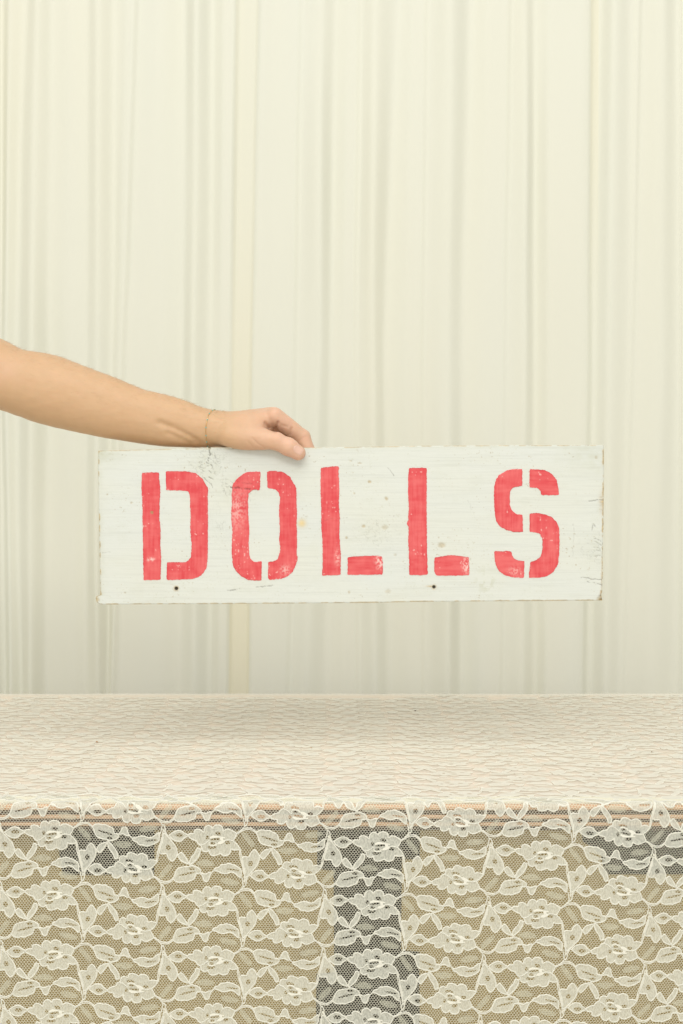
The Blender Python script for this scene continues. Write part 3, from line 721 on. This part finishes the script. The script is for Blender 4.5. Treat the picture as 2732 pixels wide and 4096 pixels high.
D = smin(Dm, ellip(fld(985,1751,-4), (.032,.0145,.0155)), .010)
D = smin(D, cone(fld(1000,1698,6), fld(1064,1680,14), .0105,.009), .008)
D = smin(D, middle_f, .005); D = smin(D, ring_f, .004); D = smin(D, pinky_f, .004)
D = smin(D, index_f, .003); D = smin(D, thumb, .0055)
def surf_nets(D, XS, YS, ZS):
    nx, ny, nz_ = D.shape; s = D < 0
    c = np.zeros((nx-1,ny-1,nz_-1), np.int8)
    for i in (0,1):
        for j in (0,1):
            for k in (0,1): c += s[i:nx-1+i, j:ny-1+j, k:nz_-1+k]
    act = (c > 0) & (c < 8); I, J, K = np.nonzero(act); idx = np.full(act.shape, -1, np.int64); idx[I,J,K] = np.arange(len(I))
    P = np.zeros((len(I),3)); cnt = np.zeros(len(I))
    corners = [(0,0,0),(1,0,0),(0,1,0),(1,1,0),(0,0,1),(1,0,1),(0,1,1),(1,1,1)]
    for a in range(8):
        for b in range(a+1, 8):
            ca, cb = corners[a], corners[b]
            if sum(abs(u-v) for u, v in zip(ca, cb)) != 1: continue
            da = D[I+ca[0],J+ca[1],K+ca[2]]; db = D[I+cb[0],J+cb[1],K+cb[2]]; m = (da < 0) != (db < 0)
            t = np.where(m, da/(da-db+1e-12), 0)
            pa = np.stack([XS[I+ca[0]],YS[J+ca[1]],ZS[K+ca[2]]],1); pb = np.stack([XS[I+cb[0]],YS[J+cb[1]],ZS[K+cb[2]]],1)
            P[m] += (pa+(pb-pa)*t[:,None])[m]; cnt[m] += 1
    P /= cnt[:,None]
    Q = []
    for ax in range(3):
        sl0 = [slice(None)]*3; sl1 = [slice(None)]*3; sl0[ax] = slice(0,-1); sl1[ax] = slice(1,None)
        e = s[tuple(sl0)] != s[tuple(sl1)]; i, j, k = np.nonzero(e); ijk = np.stack([i,j,k],1)
        o1, o2 = [(1,2),(2,0),(0,1)][ax]
        ok = (ijk[:,o1] > 0) & (ijk[:,o2] > 0) & (ijk[:,o1] < D.shape[o1]-1) & (ijk[:,o2] < D.shape[o2]-1); ijk = ijk[ok]
        def at(d1, d2):
            q = ijk.copy(); q[:,o1] -= d1; q[:,o2] -= d2; return idx[q[:,0],q[:,1],q[:,2]]
        q = np.stack([at(1,1), at(0,1), at(0,0), at(1,0)], 1)
        flip = s[tuple(ijk.T)]; q[~flip] = q[~flip][:, ::-1]
        Q.append(q)
    return P, np.concatenate(Q)
P, Q = surf_nets(D, XS, YS, ZS)
Q = Q[(Q >= 0).all(1)]
def lap(P, Q, it, lam=.5):
    for _ in range(it):
        acc = np.zeros_like(P); cnt = np.zeros(len(P))
        for a, b in ((0,1),(1,2),(2,3),(3,0)):
            for u, v in ((a,b),(b,a)):
                np.add.at(acc, Q[:,u], P[Q[:,v]]); np.add.at(cnt, Q[:,u], 1)
        P = P+(acc/np.maximum(cnt,1)[:,None]-P)*lam
    return P
P = lap(P, Q, 3)
def vnormals(P, Q):
    n = np.cross(P[Q[:,2]]-P[Q[:,0]], P[Q[:,3]]-P[Q[:,1]]); N = np.zeros_like(P)
    for k in range(4): np.add.at(N, Q[:,k], n)
    return N/(np.linalg.norm(N, axis=1, keepdims=True)+1e-12)
N = vnormals(P, Q)
d_ = P[:,1]-CAMY; ppx = P[:,0]/d_*F+1366; ppy = 2048-(P[:,2]-CAMZ)/d_*F
front = (N[:,1] < .15)
grooves = [ # polyline px, width px, depth mm, y limit mm
 ([(640,1690),(700,1715),(760,1748),(800,1775)], 13, 2.8, 30), ([(672,1732),(715,1752),(765,1778)], 11, 2.0, 30), ([(835,1768),(865,1785)], 16, 1.5, 30),
 ([(1008,1752),(1030,1775),(1058,1791)], 3.5, .7, 5), ([(990,1765),(1015,1793)], 3.5, .45, 5), ([(1062,1692),(1078,1712),(1100,1724)], 6, 2.3, 14),
 ([(1137,1752),(1150,1765)], 3, .35, 3), ([(1143,1744),(1160,1760)], 3, .35, 3), ([(1196,1765),(1212,1752),(1230,1745)], 4, .5, 40),
 ([(1112,1690),(1105,1705),(1098,1722)], 5, 2.0, 40), ([(1168,1712),(1160,1738)], 5, 1.6, 40), ([(1128,1700),(1150,1708)], 4, .6, 40)]
for pl, w, dep, lim in grooves:
    dd = seg_dist(ppx, ppy, pl); k = np.exp(-(dd/w)**2)*front*(P[:,1] < lim*.001)
    P -= N*(k*dep*.001)[:,None]
# faint tendons and soft irregularity
P += N*((fbm(ppx/60., ppy/30., 401, 3)-.5)*.0012)[:,None]
N = vnormals(P, Q)
# skin tone
tone = np.broadcast_to(np.array([.59,.385,.225]), P.shape).copy()
pinkm = sstep(850, 1100, ppx)*.8
for (cx_, cy_, r, s_) in ((1215,1770,40,.35),(1130,1715,40,.5),(1190,1815,40,.25),(1110,1640,30,.15),(20,1480,60,.3),(1170,1830,35,.3)):
    pinkm = np.maximum(pinkm, 0)+s_*np.exp(-((ppx-cx_)/r)**2-((ppy-cy_)/r)**2)
pinkm = np.clip(pinkm+.25*(fbm(ppx/40., ppy/40., 402, 3)-.5), 0, 1)[:,None]
tone = tone*(1-pinkm)+np.array([.68,.43,.305])*pinkm
tan_ = (sstep(1720, 1790, ppy+.22*(700-ppx)*0)*.0)
tone = tone*(1+.06*(fbm(ppx/25., ppy/25., 403, 3)[:,None]-.5))
person = mesh_np('person', P, Q, m_skin(), None, colors=tone)
tag(person, 'bare forearm and hand reaching in from the left to grip the white board', 'person')
bvh = BVHTree.FromPolygons([Vector(p) for p in P], [tuple(q) for q in Q.tolist()])
# thumb nail, laid on the surface along the thumb
camv = Vector((0, CAMY, CAMZ))
def hit(px, py):
    d = Vector(PX(px, py, 0))-camv; d.normalize(); return bvh.ray_cast(camv, d)
nc_px = (1193,1800)
loc, nrm, _, _ = hit(*nc_px)
if loc is not None:
    ax = Vector(fld(1213,1822,-10))-Vector(fld(1152,1782,-12)); ax = (ax-nrm*ax.dot(nrm)).normalized(); sd = nrm.cross(ax).normalized()
    nu, nv = 15, 13; V = []; Fs = []
    for a in range(nu):
        for b in range(nv):
            u = -1+2*a/(nu-1); v = -1+2*b/(nv-1)
            ru = u*.0070; rv = v*.0052*(1-.28*max(0, -u)**2.5)*(1-.22*max(0, u)**4)
            if u > 0: ru *= 1-.18*v*v
            else: ru *= 1-.25*v*v
            p = loc+ax*ru+sd*rv
            h = bvh.ray_cast(p+nrm*.02, -nrm)[0] or p
            edge = max(abs(u), abs(v)); V.append(h+nrm*(.00055-.0009*max(0, edge-.86)/.14))
    nl = NM('thumbnail_gloss'); nl.set(Roughness=.28, Specular_IOR_Level=.5); nl.b.inputs['Base Color'].default_value = (.70,.45,.35,1)
    nail = mesh_np('fingernail', [tuple(v) for v in V], grid_faces(nu, nv), nl.m, person)
# fine arm hair as tapered blades
hv = []; hf = []; rngh = np.random.default_rng(5)
cand = np.nonzero((ppx > 20) & (ppx < 900) & (N[:,2] > -.1) & (P[:,1] < .06))[0]
for i in rngh.choice(cand, 2600):
    p = P[i]; n = N[i]
    if rngh.random() > (.35+.65*max(0, n[2])): continue
    d = np.array([.85, rngh.normal(0,.25), -.25+rngh.normal(0,.3)])+n*.28; d /= np.linalg.norm(d); L = rngh.uniform(.003,.0075)
    side = np.cross(d, [0,1,0]); side /= np.linalg.norm(side)+1e-9; w = .00004
    m1 = p+d*L*.5; e_ = p+d*L+np.array([.15,0,-.45])*L*.35; b0 = len(hv)
    hv += [p-side*w, p+side*w, m1-side*w*.8, m1+side*w*.8, e_]; hf += [(b0,b0+1,b0+3,b0+2),(b0+2,b0+3,b0+4)]
tag(mesh_np('arm_hair', hv, hf, plain('brown_hair', (.42,.26,.13), .6), person), None, None, 'stuff')

# ------------------------------------------------------------------ bracelet
axc = Vector(fld(850,1716,22))
brac = empty('bracelet', tuple(axc))
tag(brac, 'thin gold chain bracelet with tiny turquoise beads round the wrist', 'bracelet')
loop = []
nA = 220
for k in range(nA):
    ph = 2*math.pi*k/nA; cy_, cz_ = -math.sin(ph), math.cos(ph)     # ph=0 top, 90 deg = camera side
    if ph <= math.pi: pxx = np.interp(math.degrees(ph), [0,25,60,95,130,180], [862,853,832,822,826,836])
    else: pxx = np.interp(math.degrees(ph), [180,270,360], [836,858,862])
    xw = fld(pxx, 1716, 22+30*cy_)[0]
    c = Vector((xw, axc.y, axc.z)); dr = Vector((0, cy_, cz_))
    h = bvh.ray_cast(c+dr*.08, -dr)
    loop.append((h[0] if h[0] is not None else c+dr*.026)+dr*.0006)
gold = plain('gold', (.95,.68,.28), .25, 1.0); turq = plain('turquoise', (.16,.46,.42), .4)
lens = [0]
for a, b in zip(loop, loop[1:]+loop[:1]): lens.append(lens[-1]+(b-a).length)
tot = lens[-1]
def atlen(s):
    s %= tot; i = max(0, np.searchsorted(lens, s)-1); i = min(i, nA-1); t = (s-lens[i])/(lens[i+1]-lens[i]+1e-9)
    a = loop[i]; b = loop[(i+1) % nA]; return a.lerp(b, t), (b-a).normalized()
V = []; Fs = []; nl_ = int(tot/.0013)
for q in range(nl_):
    p, t = atlen(q*tot/nl_); out = Vector((0, p.y-axc.y, p.z-axc.z)).normalized(); s1_ = t.cross(out).normalized()
    s = s1_ if q % 2 else out; w = s.cross(t)
    b0 = len(V)
    for a in range(8):
        an = 2*math.pi*a/8; c = p+t*math.cos(an)*.00078+s*math.sin(an)*.00045; rd = (t*math.cos(an)+s*math.sin(an))
        for b in range(3):
            bn = 2*math.pi*b/3; V.append(tuple(c+rd*math.cos(bn)*.00016+w*math.sin(bn)*.00016))
    for a in range(8):
        for b in range(3): Fs.append((b0+a*3+b, b0+((a+1)%8)*3+b, b0+((a+1)%8)*3+(b+1)%3, b0+a*3+(b+1)%3))
mesh_np('chain', V, Fs, gold, brac)
nbd = int(tot/.0098); bead_me = None
for q in range(nbd):
    p, t = atlen((q+.35)*tot/nbd)
    if bead_me is None:
        bm = bmesh.new(); bmesh.ops.create_uvsphere(bm, u_segments=10, v_segments=7, radius=.0008); bead_me = bpy.data.meshes.new('bead'); bm.to_mesh(bead_me); bm.free(); bead_me.materials.append(turq)
        bead_me.polygons.foreach_set('use_smooth', np.ones(len(bead_me.polygons), dtype=bool))
    o = bpy.data.objects.new('bead', bead_me); COL.objects.link(o); o.parent = brac; o.location = p-axc; o.scale = (1, 1, 1.15)

# ------------------------------------------------------------------ crumbs on the cloth
def crumb(px, py, L, w, rot, col, label):
    y = (CAMZ-TZ)*F/(py-2048)+CAMY; x = (px-1366)/F*(y-CAMY)
    bm = bmesh.new(); bmesh.ops.create_icosphere(bm, subdivisions=2, radius=1)
    for v in bm.verts:
        n = 1+.35*(random.random()-.5); c, s = math.cos(rot), math.sin(rot); a, b = v.co.x*L*n, v.co.y*w*n
        v.co = (a*c-b*s, a*s+b*c+.15*a*a/L, v.co.z*w*.8*n+abs(a)*.25)
    me = bpy.data.meshes.new('crumb'); bm.to_mesh(me); bm.free(); me.materials.append(plain('crumb_'+label.split()[0], col, .8))
    o = bpy.data.objects.new('crumb', me); COL.objects.link(o); o.location = (x, y, TZ+w*.8+.001); tag(o, label, 'crumb', group='specks on the tablecloth')
crumb(1661, 2847, .0013, .0008, .2, (.04,.03,.03), 'black speck lying on the lace near the back edge below the sign')
crumb(388, 2973, .0024, .0008, -.9, (.45,.22,.08), 'brown flake lying on the lace at the left of the table')
crumb(2607, 3012, .0018, .0006, 1.2, (.30,.20,.12), 'brown speck lying on the lace at the right of the table')
crumb(1245, 2995, .0012, .0005, .3, (.55,.35,.16), 'pale tan fleck lying on the lace at the middle of the table')
